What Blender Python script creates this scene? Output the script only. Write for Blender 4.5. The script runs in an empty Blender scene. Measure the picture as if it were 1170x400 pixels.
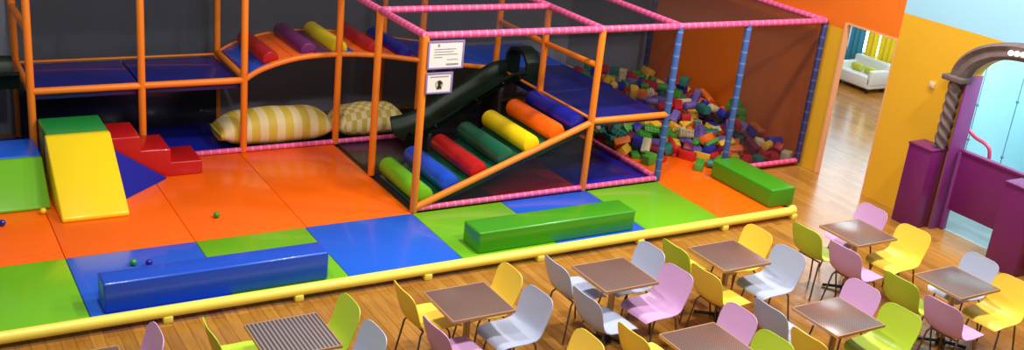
import bpy, bmesh, math, random
from mathutils import Vector, Matrix, Euler
random.seed(3)
PI = math.pi
SC = bpy.context.scene
COL = SC.collection

# ------------------------------------------------------------ camera, world, lights, exposure
cam_d = bpy.data.cameras.new('camera'); cam = bpy.data.objects.new('camera', cam_d); COL.objects.link(cam)
cam_d.sensor_fit = 'HORIZONTAL'; cam_d.sensor_width = 36; cam_d.lens = 37.543
cam_d.clip_start = .05; cam_d.clip_end = 100
RX, UX, FX = (0.85683, -0.50582, 0.09993), (0.09925, 0.35199, 0.93073), (0.50596, 0.78756, -0.3518)
cam.matrix_world = Matrix(((RX[0], UX[0], -FX[0], 0.0), (RX[1], UX[1], -FX[1], 0.0), (RX[2], UX[2], -FX[2], 5.05), (0, 0, 0, 1)))
SC.camera = cam
vs = SC.view_settings
vs.view_transform = 'Standard'; vs.look = 'None'; vs.gamma = 1.0; vs.use_curve_mapping = False; vs.exposure = -0.08
wd = bpy.data.worlds.new('world'); SC.world = wd; wd.use_nodes = True
wd.node_tree.nodes['Background'].inputs[0].default_value = (1.0, .97, .92, 1)
wd.node_tree.nodes['Background'].inputs[1].default_value = 0.18


def area(name, loc, target, size, energy, color=(1, .96, .9), size_y=None):
    d = bpy.data.lights.new(name, 'AREA'); d.energy = energy; d.color = color; d.size = size
    if size_y:
        d.shape = 'RECTANGLE'; d.size_y = size_y
    o = bpy.data.objects.new(name, d); COL.objects.link(o); o.location = loc
    o.rotation_euler = (Vector(target) - Vector(loc)).to_track_quat('-Z', 'Y').to_euler()
    return o


for _x, _e in ((1.8, 165), (6.4, 225), (10.4, 255)):
    area('ceiling_lamp', (_x, 5.2, 6.6), (_x, 5.8, 0), .5, _e)
    area('ceiling_lamp', (_x, 8.4, 6.6), (_x, 8.8, 0), .5, _e)
area('hall_fill', (14.6, 11.6, 2.9), (14.6, 11.6, 0), 2.2, 70, (1, 1, 1))  # added fill light, brightens the hall and its curtains
area('annex_fill', (12.7, 7.2, 3.4), (12.9, 7.2, 0), 1.0, 105, (1, 1, 1))  # added fill light, lifts the annex walls behind the arch


# ------------------------------------------------------------ materials
def lin(c):
    return tuple(((v / 255) / 12.92 if v / 255 <= .04045 else ((v / 255 + .055) / 1.055) ** 2.4) for v in c) + (1,)


def base_mat(name, rgb, rough=.5, metal=0., coat=0., spec=.5):
    m = bpy.data.materials.new(name); m.use_nodes = True
    b = m.node_tree.nodes['Principled BSDF']
    b.inputs['Base Color'].default_value = lin(rgb); b.inputs['Roughness'].default_value = rough
    b.inputs['Metallic'].default_value = metal; b.inputs['Coat Weight'].default_value = coat
    b.inputs['Specular IOR Level'].default_value = spec
    return m


def nd(m, t, **kw):
    n = m.node_tree.nodes.new(t)
    for k, v in kw.items():
        setattr(n, k, v)
    return n


def lk(m, a, b):
    m.node_tree.links.new(a, b)


def bsdf(m):
    return m.node_tree.nodes['Principled BSDF']


def mottled(name, rgb, rough=.4, amount=.08, scale=3., bump=0., bscale=60., coat=0., spec=.5):
    """one colour with faint natural unevenness and an optional fine bump"""
    m = base_mat(name, rgb, rough, coat=coat, spec=spec)
    tc = nd(m, 'ShaderNodeTexCoord'); no = nd(m, 'ShaderNodeTexNoise'); no.inputs['Scale'].default_value = scale
    no.inputs['Detail'].default_value = 4
    lk(m, tc.outputs['Object'], no.inputs['Vector'])
    mr = nd(m, 'ShaderNodeMapRange'); mr.inputs['To Min'].default_value = 1 - amount; mr.inputs['To Max'].default_value = 1 + amount
    lk(m, no.outputs['Fac'], mr.inputs['Value'])
    mx = nd(m, 'ShaderNodeVectorMath', operation='SCALE'); mx.inputs[0].default_value = lin(rgb)[:3]
    lk(m, mr.outputs['Result'], mx.inputs['Scale']); lk(m, mx.outputs[0], bsdf(m).inputs['Base Color'])
    if bump:
        n2 = nd(m, 'ShaderNodeTexNoise'); n2.inputs['Scale'].default_value = bscale
        lk(m, tc.outputs['Object'], n2.inputs['Vector'])
        bp = nd(m, 'ShaderNodeBump'); bp.inputs['Strength'].default_value = bump; bp.inputs['Distance'].default_value = .01
        lk(m, n2.outputs['Fac'], bp.inputs['Height']); lk(m, bp.outputs[0], bsdf(m).inputs['Normal'])
    return m


def ringed(name, rgb, rgb2, period=.11, duty=.16, rough=.5):
    """foam pipe sleeve with thin tie rings along its own length (object z)"""
    m = base_mat(name, rgb, rough)
    tc = nd(m, 'ShaderNodeTexCoord'); sx = nd(m, 'ShaderNodeSeparateXYZ'); lk(m, tc.outputs['Object'], sx.inputs[0])
    fr = nd(m, 'ShaderNodeMath', operation='PINGPONG'); fr.inputs[1].default_value = period / 2
    lk(m, sx.outputs['Z'], fr.inputs[0])
    lt = nd(m, 'ShaderNodeMath', operation='LESS_THAN'); lt.inputs[1].default_value = period * duty / 2
    lk(m, fr.outputs[0], lt.inputs[0])
    mx = nd(m, 'ShaderNodeMix', data_type='RGBA'); mx.inputs['A'].default_value = lin(rgb); mx.inputs['B'].default_value = lin(rgb2)
    lk(m, lt.outputs[0], mx.inputs['Factor']); lk(m, mx.outputs['Result'], bsdf(m).inputs['Base Color'])
    return m


def stripes(name, rgb, rgb2, axis='X', period=.05, duty=.5, rough=.5, cross=False):
    m = base_mat(name, rgb, rough)
    tc = nd(m, 'ShaderNodeTexCoord'); sx = nd(m, 'ShaderNodeSeparateXYZ'); lk(m, tc.outputs['Object'], sx.inputs[0])

    def band(ax):
        fr = nd(m, 'ShaderNodeMath', operation='PINGPONG'); fr.inputs[1].default_value = period / 2
        lk(m, sx.outputs[ax], fr.inputs[0])
        lt = nd(m, 'ShaderNodeMath', operation='LESS_THAN'); lt.inputs[1].default_value = period * duty / 2
        lk(m, fr.outputs[0], lt.inputs[0])
        return lt.outputs[0]
    f = band(axis)
    if cross:
        g = band('Y' if axis == 'X' else 'X')
        xr = nd(m, 'ShaderNodeMath', operation='SUBTRACT'); lk(m, f, xr.inputs[0]); lk(m, g, xr.inputs[1])
        ab = nd(m, 'ShaderNodeMath', operation='ABSOLUTE'); lk(m, xr.outputs[0], ab.inputs[0]); f = ab.outputs[0]
    mx = nd(m, 'ShaderNodeMix', data_type='RGBA'); mx.inputs['A'].default_value = lin(rgb); mx.inputs['B'].default_value = lin(rgb2)
    lk(m, f, mx.inputs['Factor']); lk(m, mx.outputs['Result'], bsdf(m).inputs['Base Color'])
    return m


def wood_floor():
    m = base_mat('laminate', (172, 120, 50), .22)
    tc = nd(m, 'ShaderNodeTexCoord'); mp = nd(m, 'ShaderNodeMapping'); mp.inputs['Rotation'].default_value = (0, 0, PI / 2)
    lk(m, tc.outputs['Object'], mp.inputs['Vector'])
    br = nd(m, 'ShaderNodeTexBrick'); br.offset = .37
    br.inputs['Color1'].default_value = lin((180, 126, 52)); br.inputs['Color2'].default_value = lin((154, 102, 38))
    br.inputs['Mortar'].default_value = lin((118, 76, 28)); br.inputs['Scale'].default_value = 1
    br.inputs['Mortar Size'].default_value = .003; br.inputs['Brick Width'].default_value = 1.1; br.inputs['Row Height'].default_value = .12
    lk(m, mp.outputs[0], br.inputs['Vector'])
    mp2 = nd(m, 'ShaderNodeMapping'); mp2.inputs['Scale'].default_value = (14, 1.2, 1); lk(m, tc.outputs['Object'], mp2.inputs['Vector'])
    no = nd(m, 'ShaderNodeTexNoise'); no.inputs['Scale'].default_value = 2.2; no.inputs['Detail'].default_value = 5; lk(m, mp2.outputs[0], no.inputs['Vector'])
    mr = nd(m, 'ShaderNodeMapRange'); mr.inputs['From Min'].default_value = .25; mr.inputs['From Max'].default_value = .75
    mr.inputs['To Min'].default_value = .72; mr.inputs['To Max'].default_value = 1.2; lk(m, no.outputs['Fac'], mr.inputs['Value'])
    sc = nd(m, 'ShaderNodeVectorMath', operation='SCALE'); lk(m, br.outputs['Color'], sc.inputs[0]); lk(m, mr.outputs[0], sc.inputs['Scale'])
    lk(m, sc.outputs[0], bsdf(m).inputs['Base Color'])
    return m


def net_mat(name, rgb, cell=.009, line=.52):
    """knotted netting: threads of the net are opaque, the holes are open"""
    m = base_mat(name, rgb, .8); nt = m.node_tree
    tc = nd(m, 'ShaderNodeTexCoord'); sx = nd(m, 'ShaderNodeSeparateXYZ'); lk(m, tc.outputs['UV'], sx.inputs[0])
    outs = []
    for ax in ('X', 'Y'):
        pp = nd(m, 'ShaderNodeMath', operation='PINGPONG'); pp.inputs[1].default_value = cell / 2; lk(m, sx.outputs[ax], pp.inputs[0])
        lt = nd(m, 'ShaderNodeMath', operation='LESS_THAN'); lt.inputs[1].default_value = cell * line / 4 * 1.0; lk(m, pp.outputs[0], lt.inputs[0])
        outs.append(lt.outputs[0])
    mxm = nd(m, 'ShaderNodeMath', operation='MAXIMUM'); lk(m, outs[0], mxm.inputs[0]); lk(m, outs[1], mxm.inputs[1])
    lk(m, mxm.outputs[0], bsdf(m).inputs['Alpha'])
    return m


def emit(name, rgb, strength):
    m = base_mat(name, rgb, .5); b = bsdf(m)
    b.inputs['Emission Color'].default_value = lin(rgb); b.inputs['Emission Strength'].default_value = strength
    return m


def vinyl(name, rgb, rough=.3):
    return mottled(name, rgb, rough, .05, 1.6, .06, 9., coat=.25)


M = dict(
    floor=wood_floor(), annex_floor=mottled('reflection_pale_floor', (136, 148, 152), .2, .04),
    wall_orange=mottled('orange_paint', (238, 116, 16), .6, .03), wall_yellow=mottled('yellow_paint', (228, 170, 32), .6, .03),
    wall_blue=mottled('light_blue_paint', (160, 212, 236), .6, .03), wall_cyan=mottled('cyan_paint', (176, 230, 242), .6, .03),
    wall_slate=mottled('slate_paint', (128, 134, 150), .7, .08), wall_white=mottled('white_paint', (225, 230, 230), .6, .03),
    jamb=mottled('peach_gloss_paint', (236, 170, 120), .4, .03),
    v_orange=vinyl('orange_vinyl', (255, 104, 6)), v_blue=vinyl('blue_vinyl', (28, 98, 222)), v_green=vinyl('green_vinyl', (112, 186, 30)),
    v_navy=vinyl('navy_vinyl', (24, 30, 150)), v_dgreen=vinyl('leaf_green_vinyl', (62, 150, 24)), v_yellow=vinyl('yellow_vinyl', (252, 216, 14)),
    v_deck_shaded=vinyl('shaded_navy_vinyl', (22, 26, 118), .45), v_red=vinyl('red_vinyl', (186, 22, 24)), v_teal=vinyl('bottle_green_vinyl', (16, 92, 66)), v_purple=vinyl('purple_vinyl', (112, 36, 98)),  # deck vinyl: the navy darkened for the shade on the upper decks
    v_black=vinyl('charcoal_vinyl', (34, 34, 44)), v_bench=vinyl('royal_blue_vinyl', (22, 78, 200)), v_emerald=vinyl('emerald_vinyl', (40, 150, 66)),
    kerb=mottled('kerb_yellow_vinyl', (250, 230, 92), .35, .03),
    tube=mottled('orange_foam_sleeve', (246, 132, 26), .45, .04), pink=ringed('pink_foam_sleeve', (226, 84, 140), (238, 138, 178)),
    post_blue=ringed('blue_foam_sleeve', (58, 92, 158), (100, 134, 186), .16, .14), post_dark=ringed('dark_blue_foam_sleeve', (46, 48, 100), (76, 86, 142), .16, .14),
    net=net_mat('black_net', (26, 28, 36)), slide=mottled('dark_green_plastic', (11, 34, 17), .42, .06, spec=.35),
    steel=base_mat('dark_steel', (120, 110, 104), .32, .9), chrome=base_mat('brushed_steel', (205, 200, 195), .3, 1.), iron=base_mat('black_iron', (36, 32, 30), .5, .2),
    top_stripe=stripes('striped_table_laminate', (80, 66, 68), (142, 130, 132), 'X', .034, .5, .3), top_weave=stripes('woven_table_laminate', (84, 60, 54), (132, 104, 96), 'X', .022, .5, .3, True),
    rim=mottled('tan_edging', (176, 132, 92), .4, .05),
    stone=mottled('painted_stone', (104, 86, 84), .8, .5, 9., .5, 20.), purple=mottled('purple_paint', (108, 28, 92), .35, .04), jamb_purple=mottled('violet_paint', (128, 52, 124), .4, .04),
    handrail=mottled('pink_gloss', (206, 84, 130), .3, .03), white=mottled('white_plastic', (226, 190, 150), .4, .02), paper=mottled('white_paper', (238, 230, 226), .6, .02),
    sign_frame=mottled('lilac_frame', (150, 130, 180), .4, .02), ink=base_mat('grey_ink', (150, 140, 150), .7), ink_dark=base_mat('black_ink', (30, 28, 32), .7), gold=base_mat('ochre_ink', (176, 150, 70), .7),
    cushion=stripes('striped_canvas', (206, 178, 62), (222, 204, 150), 'X', .23, .5, .6), plaid=stripes('check_canvas', (196, 168, 70), (222, 206, 150), 'X', .15, .5, .6, True),
    cord=base_mat('grey_cord', (92, 130, 150), .6), bulb=emit('lit_bulb', (255, 250, 235), 1.6),
    window=emit('daylit_pane', (225, 245, 255), 4.2),
    teal=mottled('teal_cloth', (112, 206, 216), .8, .1), aqua=mottled('blue_cloth', (62, 156, 190), .8, .1), lemon=mottled('lemon_cloth', (238, 226, 40), .8, .1),
    frame_white=mottled('white_gloss', (236, 240, 240), .4, .02), sofa=mottled('white_leatherette', (222, 236, 236), .5, .03), lime=mottled('lime_cloth', (190, 205, 70), .7, .05),
)
for _n in ('top_weave', 'top_stripe'):
    bsdf(M[_n]).inputs['Coat Weight'].default_value = .35; bsdf(M[_n]).inputs['Coat Roughness'].default_value = .22
CH = {n: mottled(n + '_polypropylene', c, .38, .02, bump=.03, bscale=300) for n, c in dict(
    yellow=(250, 214, 74), lime=(186, 212, 58), lilac=(212, 164, 212), grey=(178, 186, 212)).items()}


# ------------------------------------------------------------ mesh helpers
def finish(bm, name, mats, smooth=True, angle=38):
    me = bpy.data.meshes.new(name); bmesh.ops.recalc_face_normals(bm, faces=bm.faces); bm.to_mesh(me); bm.free()
    for m in (mats if isinstance(mats, (list, tuple)) else [mats]):
        me.materials.append(m)
    if smooth:
        me.shade_smooth(); me.set_sharp_from_angle(angle=math.radians(angle))
    return me


def obj(name, bm, mats, parent=None, loc=(0, 0, 0), rot=None, smooth=True, angle=38):
    o = bpy.data.objects.new(name, finish(bm, name, mats, smooth, angle)); COL.objects.link(o)
    o.location = loc
    if rot is not None:
        o.rotation_euler = rot
    if parent:
        o.parent = parent
    return o


def tag(o, label, cat, group=None, kind=None):
    if label: o['label'] = label
    if cat: o['category'] = cat
    if group: o['group'] = group
    if kind: o['kind'] = kind
    return o


def thing(name, label, cat, loc=(0, 0, 0), rz=0., group=None):
    o = bpy.data.objects.new(name, None); COL.objects.link(o); o.location = loc; o.rotation_euler = (0, 0, rz)
    o.empty_display_size = .1
    return tag(o, label, cat, group)


def struct(name, bm, mats, **k):
    o = obj(name, bm, mats, **k); o['kind'] = 'structure'
    return o


def box(bm, c, s, bev=0., seg=3, rot=None, mi=0):
    mt = Matrix.Translation(c)
    if rot is not None:
        mt = mt @ Euler(rot).to_matrix().to_4x4()
    r = bmesh.ops.create_cube(bm, size=1, matrix=mt @ Matrix.Diagonal((s[0], s[1], s[2], 1)))
    fs = list({f for v in r['verts'] for f in v.link_faces})
    for f in fs:
        f.material_index = mi
    if bev:
        es = list({e for v in r['verts'] for e in v.link_edges})
        bmesh.ops.bevel(bm, geom=es, offset=bev, segments=seg, profile=.5, affect='EDGES')
    return bm


def prism(bm, pts, axis, a, b, bev=0., seg=2, mi=0):
    """extrude a polygon along an axis: pts are the other two coordinates in xyz order"""
    def P(p, t):
        return {'x': (t, p[0], p[1]), 'y': (p[0], t, p[1]), 'z': (p[0], p[1], t)}[axis]
    v0 = [bm.verts.new(P(p, a)) for p in pts]; v1 = [bm.verts.new(P(p, b)) for p in pts]; n = len(pts)
    fs = [bm.faces.new(v0), bm.faces.new(v1)] + [bm.faces.new((v0[i], v0[(i + 1) % n], v1[(i + 1) % n], v1[i])) for i in range(n)]
    for f in fs:
        f.material_index = mi
    if bev:
        es = list({e for f in fs for e in f.edges})
        bmesh.ops.recalc_face_normals(bm, faces=fs)
        bmesh.ops.bevel(bm, geom=es, offset=bev, segments=seg, profile=.5, affect='EDGES')
    return bm


def lathe(bm, prof, seg=20, lobes=0, lobe=0., twist=0.):
    """revolve (r, z) about z; lobes and twist give a rope-like column"""
    rings = []
    for r, z in prof:
        rings.append([bm.verts.new((r * (1 + lobe * math.cos(lobes * (2 * PI * k / seg) + twist * z)) * math.cos(2 * PI * k / seg),
                                    r * (1 + lobe * math.cos(lobes * (2 * PI * k / seg) + twist * z)) * math.sin(2 * PI * k / seg), z)) for k in range(seg)])
    for a, b in zip(rings, rings[1:]):
        for k in range(seg):
            bm.faces.new((a[k], a[(k + 1) % seg], b[(k + 1) % seg], b[k]))
    if prof[0][0] > 1e-6: bm.faces.new(rings[0][::-1])
    if prof[-1][0] > 1e-6: bm.faces.new(rings[-1])
    return bm


def capped(L, r, bev=None):
    b = bev if bev is not None else r * .3
    return [(r - b, 0), (r - b * .3, b * .3), (r, b), (r, L - b), (r - b * .3, L - b * .3), (r - b, L)]


def sweep(bm, pts, r, seg=10):
    """round tube through points"""
    pts = [Vector(p) for p in pts]; rings = []
    up = Vector((0, 0, 1))
    for i, p in enumerate(pts):
        t = (pts[min(i + 1, len(pts) - 1)] - pts[max(i - 1, 0)]).normalized()
        s = t.cross(up)
        if s.length < .05: s = t.cross(Vector((0, 1, 0)))
        s.normalize(); u = s.cross(t)
        rings.append([bm.verts.new(p + r * (math.cos(2 * PI * k / seg) * s + math.sin(2 * PI * k / seg) * u)) for k in range(seg)])
    for a, b in zip(rings, rings[1:]):
        for k in range(seg):
            bm.faces.new((a[k], a[(k + 1) % seg], b[(k + 1) % seg], b[k]))
    bm.faces.new(rings[0][::-1]); bm.faces.new(rings[-1])
    return bm


def rod(name, p0, p1, r, mat, parent, seg=14, origin=(0, 0, 0), bev=None):
    """a tube that is its own object, its z axis along the tube"""
    p0, p1 = Vector(p0), Vector(p1); d = p1 - p0
    bm = lathe(bmesh.new(), capped(d.length, r, bev), seg)
    return obj(name, bm, mat, parent, p0 - Vector(origin), d.to_track_quat('Z', 'Y').to_euler())


def smoothstep(pts, n):
    """Catmull-Rom through points"""
    out = []
    P = [pts[0]] + list(pts) + [pts[-1]]
    for i in range(1, len(P) - 2):
        a, b, c, d = [Vector(q) for q in P[i - 1:i + 3]]
        for k in range(n):
            t = k / n
            out.append(.5 * ((2 * b) + (c - a) * t + (2 * a - 5 * b + 4 * c - d) * t * t + (3 * b - a - 3 * c + d) * t ** 3))
    out.append(Vector(pts[-1]))
    return out


def clone(o, parent=None):
    c = o.copy(); COL.objects.link(c)
    if parent: c.parent = parent
    for ch in list(o.children):
        clone(ch, c)
    return c


# ------------------------------------------------------------ the room
struct('floor', box(bmesh.new(), (7.0, 8.2, -.05), (20.4, 18.6, .1)), M['floor'], smooth=False)
struct('floor', box(bmesh.new(), (13.3, 6.9, .003), (2.76, 3.6, .006)), M['annex_floor'], smooth=False)  # pale colour stands in for the blue room's reflection on the floor
struct('wall_back', box(bmesh.new(), (3.9, 14.55, 2.2), (16, .2, 4.4)), M['wall_slate'], smooth=False)
WX = 11.8
wb = bmesh.new()   # right-hand wall: paint colours 0 yellow, 1 blue, 2 orange
def wpiece(y0, y1, z0, z1, mi): box(wb, (WX + .1, (y0 + y1) / 2, (z0 + z1) / 2), (.2, y1 - y0, z1 - z0), mi=mi)
AY, AW, AZ, AR = 7.25, .80, 2.02, .45     # arch opening: middle, half width, spring height, rise
wpiece(3, AY - AW, 0, 2.6, 0); wpiece(AY + AW, 9.25, 0, 2.6, 0); wpiece(3, 9.25, 2.6, 4.4, 1)
NA = 18
for i in range(NA):
    a0, a1 = PI * i / NA, PI * (i + 1) / NA
    y0, y1 = AY + AW * math.cos(a1), AY + AW * math.cos(a0)
    z0, z1 = AZ + AR * math.sin(a1), AZ + AR * math.sin(a0)
    prism(wb, [(y0, z0), (y1, z1), (y1, 2.6), (y0, 2.6)], 'x', WX, WX + .2, mi=0)
wpiece(9.25, 10.17, 2.25, 4.4, 2); box(wb, (WX + .035, 10.375, 1.07), (.07, .41, 2.14), mi=0); box(wb, (WX + .035, 10.375, 3.27), (.07, .41, 2.26), mi=2); box(wb, (WX + .035, 12.515, 2.2), (.07, 3.87, 4.4), mi=2)
struct('wall_right', wb, [M['wall_yellow'], M['wall_blue'], M['wall_orange']], smooth=False)
# the doorway to the hall: peach lining
tb = bmesh.new(); box(tb, (WX + .03, 10.155, 1.12), (.10, .03, 2.24)); box(tb, (WX + .1, 9.7, 2.235), (.2, .9, .03)); box(tb, (WX + .1, 9.262, 1.11), (.2, .024, 2.22))
struct('trim_1', tb, M['jamb'], smooth=False)
# hall behind the wall
hb = bmesh.new(); box(hb, (17.1, 13.0, 1.7), (.2, 8.8, 3.4))
struct('wall_far', hb, M['wall_white'], smooth=False)
struct('wall_hall', box(bmesh.new(), (14.5, 8.85, 1.7), (5.0, .1, 3.4)), M['wall_white'], smooth=False)
struct('wall_end', box(bmesh.new(), (14.5, 17.3, 1.7), (5.2, .2, 3.4)), M['wall_white'], smooth=False)
wn = struct('window_1', box(bmesh.new(), (16.99, 14.05, 1.9), (.02, 2.5, 2.7)), M['window'], smooth=False)  # upper part, out of view, extended to brighten the hall floor's reflection
fb = bmesh.new()
for yy in (12.8, 13.64, 14.46, 15.3): box(fb, (16.96, yy, 1.9), (.06, .06, 2.76), .008)
for zz in (.54, 3.27): box(fb, (16.96, 14.05, zz), (.06, 2.56, .06), .008)
obj('window_frame', fb, M['frame_white'], wn)
# light-blue annex seen through the arch
struct('wall_annex', box(bmesh.new(), (14.7, 6.9, 1.7), (.1, 3.8, 3.4)), M['wall_cyan'], smooth=False)
struct('wall_annex_side', box(bmesh.new(), (13.3, 8.75, 1.7), (2.7, .1, 3.4)), M['wall_cyan'], smooth=False)
struct('wall_annex_end', box(bmesh.new(), (13.3, 5.05, 1.7), (2.7, .1, 3.4)), M['wall_cyan'], smooth=False)

# ------------------------------------------------------------ floor mats
MATS = [
    (.10, 1.49, 9.0, 10.41, 'v_green', 'bright green floor mat filling the near corner left of the blue bench block'),
    (1.51, 2.79, 9.0, 10.41, 'v_blue', 'blue floor mat under the near end of the long blue bench block'),
    (2.81, 4.01, 9.0, 10.41, 'v_green', 'bright green floor mat behind the far end of the blue bench block'),
    (4.03, 5.34, 9.0, 10.41, 'v_blue', 'large bare blue floor mat between the two bench blocks'),
    (5.36, 6.57, 9.0, 10.41, 'v_green', 'green floor mat under the near end of the green bench block'),
    (6.59, 7.86, 9.0, 10.41, 'v_blue', 'blue floor mat mostly hidden by the long green bench block'),
    (7.88, 9.03, 9.0, 10.41, 'v_green', 'green floor mat in front of the blue posts beside the orange mat'),
    (9.05, 10.17, 9.0, 11.68, 'v_orange', 'orange floor mat running from the kerb into the toy brick heap'),
    (.10, 1.49, 10.43, 12.90, 'v_orange', 'orange floor mat in front of the sloped green wedge'),
    (1.51, 2.79, 10.43, 12.90, 'v_orange', 'orange floor mat under the yellow wedge and red steps'),
    (2.81, 4.03, 10.43, 12.90, 'v_orange', 'orange floor mat with one green ball lying on it'),
    (4.05, 5.34, 10.43, 12.90, 'v_orange', 'orange floor mat beside the colourful roller ramp'),
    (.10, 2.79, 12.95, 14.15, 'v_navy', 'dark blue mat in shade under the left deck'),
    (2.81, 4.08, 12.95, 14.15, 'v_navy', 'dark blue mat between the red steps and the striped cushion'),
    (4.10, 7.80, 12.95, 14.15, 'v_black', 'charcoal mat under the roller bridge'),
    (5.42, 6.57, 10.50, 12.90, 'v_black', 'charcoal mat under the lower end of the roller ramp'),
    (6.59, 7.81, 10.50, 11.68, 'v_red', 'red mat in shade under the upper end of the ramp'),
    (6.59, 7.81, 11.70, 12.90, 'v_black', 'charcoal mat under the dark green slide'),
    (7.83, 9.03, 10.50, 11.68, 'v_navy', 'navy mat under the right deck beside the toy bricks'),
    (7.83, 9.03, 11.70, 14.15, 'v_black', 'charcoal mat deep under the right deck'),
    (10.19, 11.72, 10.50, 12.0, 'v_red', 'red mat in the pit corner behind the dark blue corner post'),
    (9.05, 11.72, 12.02, 14.15, 'v_orange', 'orange mat beneath the rear of the toy brick heap'),
]
for x0, x1, y0, y1, mt, lb in MATS:
    b = bmesh.new(); box(b, (0, 0, .025), (x1 - x0 + .014, y1 - y0 + .014, .05), .007, 2)
    o = obj('floor_mat', b, M[mt], None, ((x0 + x1) / 2, (y0 + y1) / 2, 0)); tag(o, lb, 'mat', 'vinyl floor mats of the play area')

kerb = thing('padded_kerb', 'long yellow padded kerb bar along the front edge of the play mats', 'kerb', (5.4, 8.92, 0))
bm = sweep(bmesh.new(), [(-6.0, 0, .10), (4.66, 0, .10), (4.715, .012, .10), (4.745, .05, .10)], .056, 16)
obj('padded_bar', bm, M['kerb'], kerb)
for x in (.35, 2.13, 3.39, 4.80, 6.20, 7.6, 8.92, 10.10):
    b = bmesh.new(); box(b, (0, 0, .034), (.09, .085, .068), .012, 2); obj('foot', b, M['kerb'], kerb, (x - 5.4, -.02, 0))

# ------------------------------------------------------------ soft blocks
def bench(x0, x1, y0, y1, z1, mt, label, seam):
    t = thing('bench_block', label, 'soft block', ((x0 + x1) / 2, (y0 + y1) / 2, .05))
    h = z1 - .05
    obj('foam_block', box(bmesh.new(), (0, 0, h / 2), (x1 - x0, y1 - y0, h), .028, 4), M[mt], t)
    sm = bmesh.new()      # welted seam around the top edge
    hx, hy = (x1 - x0) / 2 - .006, (y1 - y0) / 2 - .006
    for p, q in (((-hx, -hy), (hx, -hy)), ((hx, -hy), (hx, hy)), ((hx, hy), (-hx, hy)), ((-hx, hy), (-hx, -hy))):
        sweep(sm, [(p[0], p[1], h - .02), (q[0], q[1], h - .02)], .007, 6)
    obj('seam_welt', sm, M[mt], t)
bench(1.62, 3.79, 9.13, 9.41, .36, 'v_bench', 'long royal blue soft bench block lying along the kerb', 1)
bench(5.55, 7.70, 9.16, 9.53, .31, 'v_dgreen', 'long green soft bench block lying parallel to the kerb', 1)
bench(9.93, 10.36, 9.17, 10.36, .31, 'v_dgreen', 'shorter green soft bench block set end-on to the kerb by the bricks', 1)

# sloped wedge and landing, corner slope, steps
t = thing('wedge_ramp', 'bright yellow sloped wedge leading up to the green landing block', 'soft block', (1.97, 11.3, .05))
obj('slope', prism(bmesh.new(), [(-.02, 0), (.98, 0), (.98, .67), (.90, .67), (-.02, .05)], 'x', -.36, .34, .02, 3), M['v_yellow'], t)
t = thing('landing_block', 'green square soft block at the top of the yellow wedge', 'soft block', (1.97, 12.6, .05))
obj('foam_block', box(bmesh.new(), (0, 0, .33), (.68, .60, .66), .022, 3), M['v_emerald'], t)
b = bmesh.new()
vv = [b.verts.new(p) for p in ((2.335, 11.72, .05), (2.335, 12.28, .05), (2.335, 12.28, .50), (2.98, 12.28, .05))]
for f in ((0, 1, 2), (0, 3, 1), (1, 3, 2), (0, 2, 3)): b.faces.new([vv[i] for i in f])
bmesh.ops.recalc_face_normals(b, faces=b.faces); bmesh.ops.bevel(b, geom=list(b.edges), offset=.012, segments=2, affect='EDGES')
bmesh.ops.translate(b, verts=b.verts, vec=(-2.5, -12.1, -.05))
o = obj('corner_slope', b, M['v_navy'], None, (2.5, 12.1, .05)); tag(o, 'dark blue triangular corner slope between yellow wedge and red steps', 'soft block')
t = thing('step_block', 'red three-step soft stair beside the green landing block', 'soft block', (2.85, 12.595, .05))
obj('steps', prism(bmesh.new(), [(-.53, 0), (.55, 0), (.55, .18), (.17, .18), (.17, .36), (-.18, .36), (-.18, .55), (-.53, .55)], 'y', -.28, .28, .02, 3), M['v_red'], t)
t = thing('green_wedge', 'bright green sloped wedge at the left edge of the play area', 'soft block', (.85, 11.75, .05))
obj('slope', prism(bmesh.new(), [(-.03, 0), (.52, 0), (.52, .43), (.46, .43), (-.03, .03)], 'x', -.7, .72, .018, 3), M['v_green'], t)
t = thing('blue_landing_block', 'blue soft block behind the green wedge at the left edge', 'soft block', (.86, 12.59, .05))
obj('foam_block', box(bmesh.new(), (0, 0, .215), (1.42, .58, .43), .02, 3), M['v_blue'], t)

# ------------------------------------------------------------ the play frame
FO = Vector((5.38, 10.45, .05))
frame = thing('climbing_frame', 'tall indoor play frame of orange, pink and blue padded tubes with decks and nets', 'climbing frame', FO)
XA, XB, XC, XD, XE = 5.38, 7.82, 9.05, 10.24, 11.70
YA, YB, YC, YD = 10.45, 11.70, 12.93, 14.2
HT = 2.2
def post(x, y, mt='tube', z0=.05, z1=HT, r=.045): return rod('post', (x, y, z0), (x, y, z1), r, M[mt], frame, origin=FO)
def rail(p, q, mt='tube', r=.042, name='rail'): return rod(name, p, q, r, M[mt], frame, origin=FO)
for x, y, mt in ((XA, YA, 'tube'), (XB, YA, 'tube'), (XC, YA, 'post_blue'), (XD, YA, 'post_blue'), (XE, YA, 'post_dark'),
                 (XA, YB, 'tube'), (XB, YB, 'tube'), (1.58, YC, 'tube'), (2.83, YC, 'tube'), (4.10, YC, 'tube'), (XA, YC, 'tube'), (6.6, YC, 'tube'), (XB, YC, 'tube'),
                 (1.58, YD, 'tube'), (4.12, YD, 'tube'), (6.6, YD, 'tube'), (11.64, YD, 'post_dark')):
    post(x, y, mt)
for p, q in (((XA, YA, HT), (XB, YA, HT)), ((XB, YA, HT), (XC, YA, HT)), ((XC, YA, HT), (XD, YA, HT)), ((XD, YA, HT), (XE, YA, HT)),
             ((XA, YA, HT), (XA, YB, HT)), ((XA, YB, HT), (XA, YC, HT)), ((XB, YA, HT), (XB, YB, HT)), ((XB, YB, HT), (XB, YC, HT)),
             ((XC, YA, HT), (XC, YC, HT)), ((XE, YA, HT), (XE, YD, HT)), ((XA, YB, HT), (XB, YB, HT))):
    rail(p, q, 'pink', .043)
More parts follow.
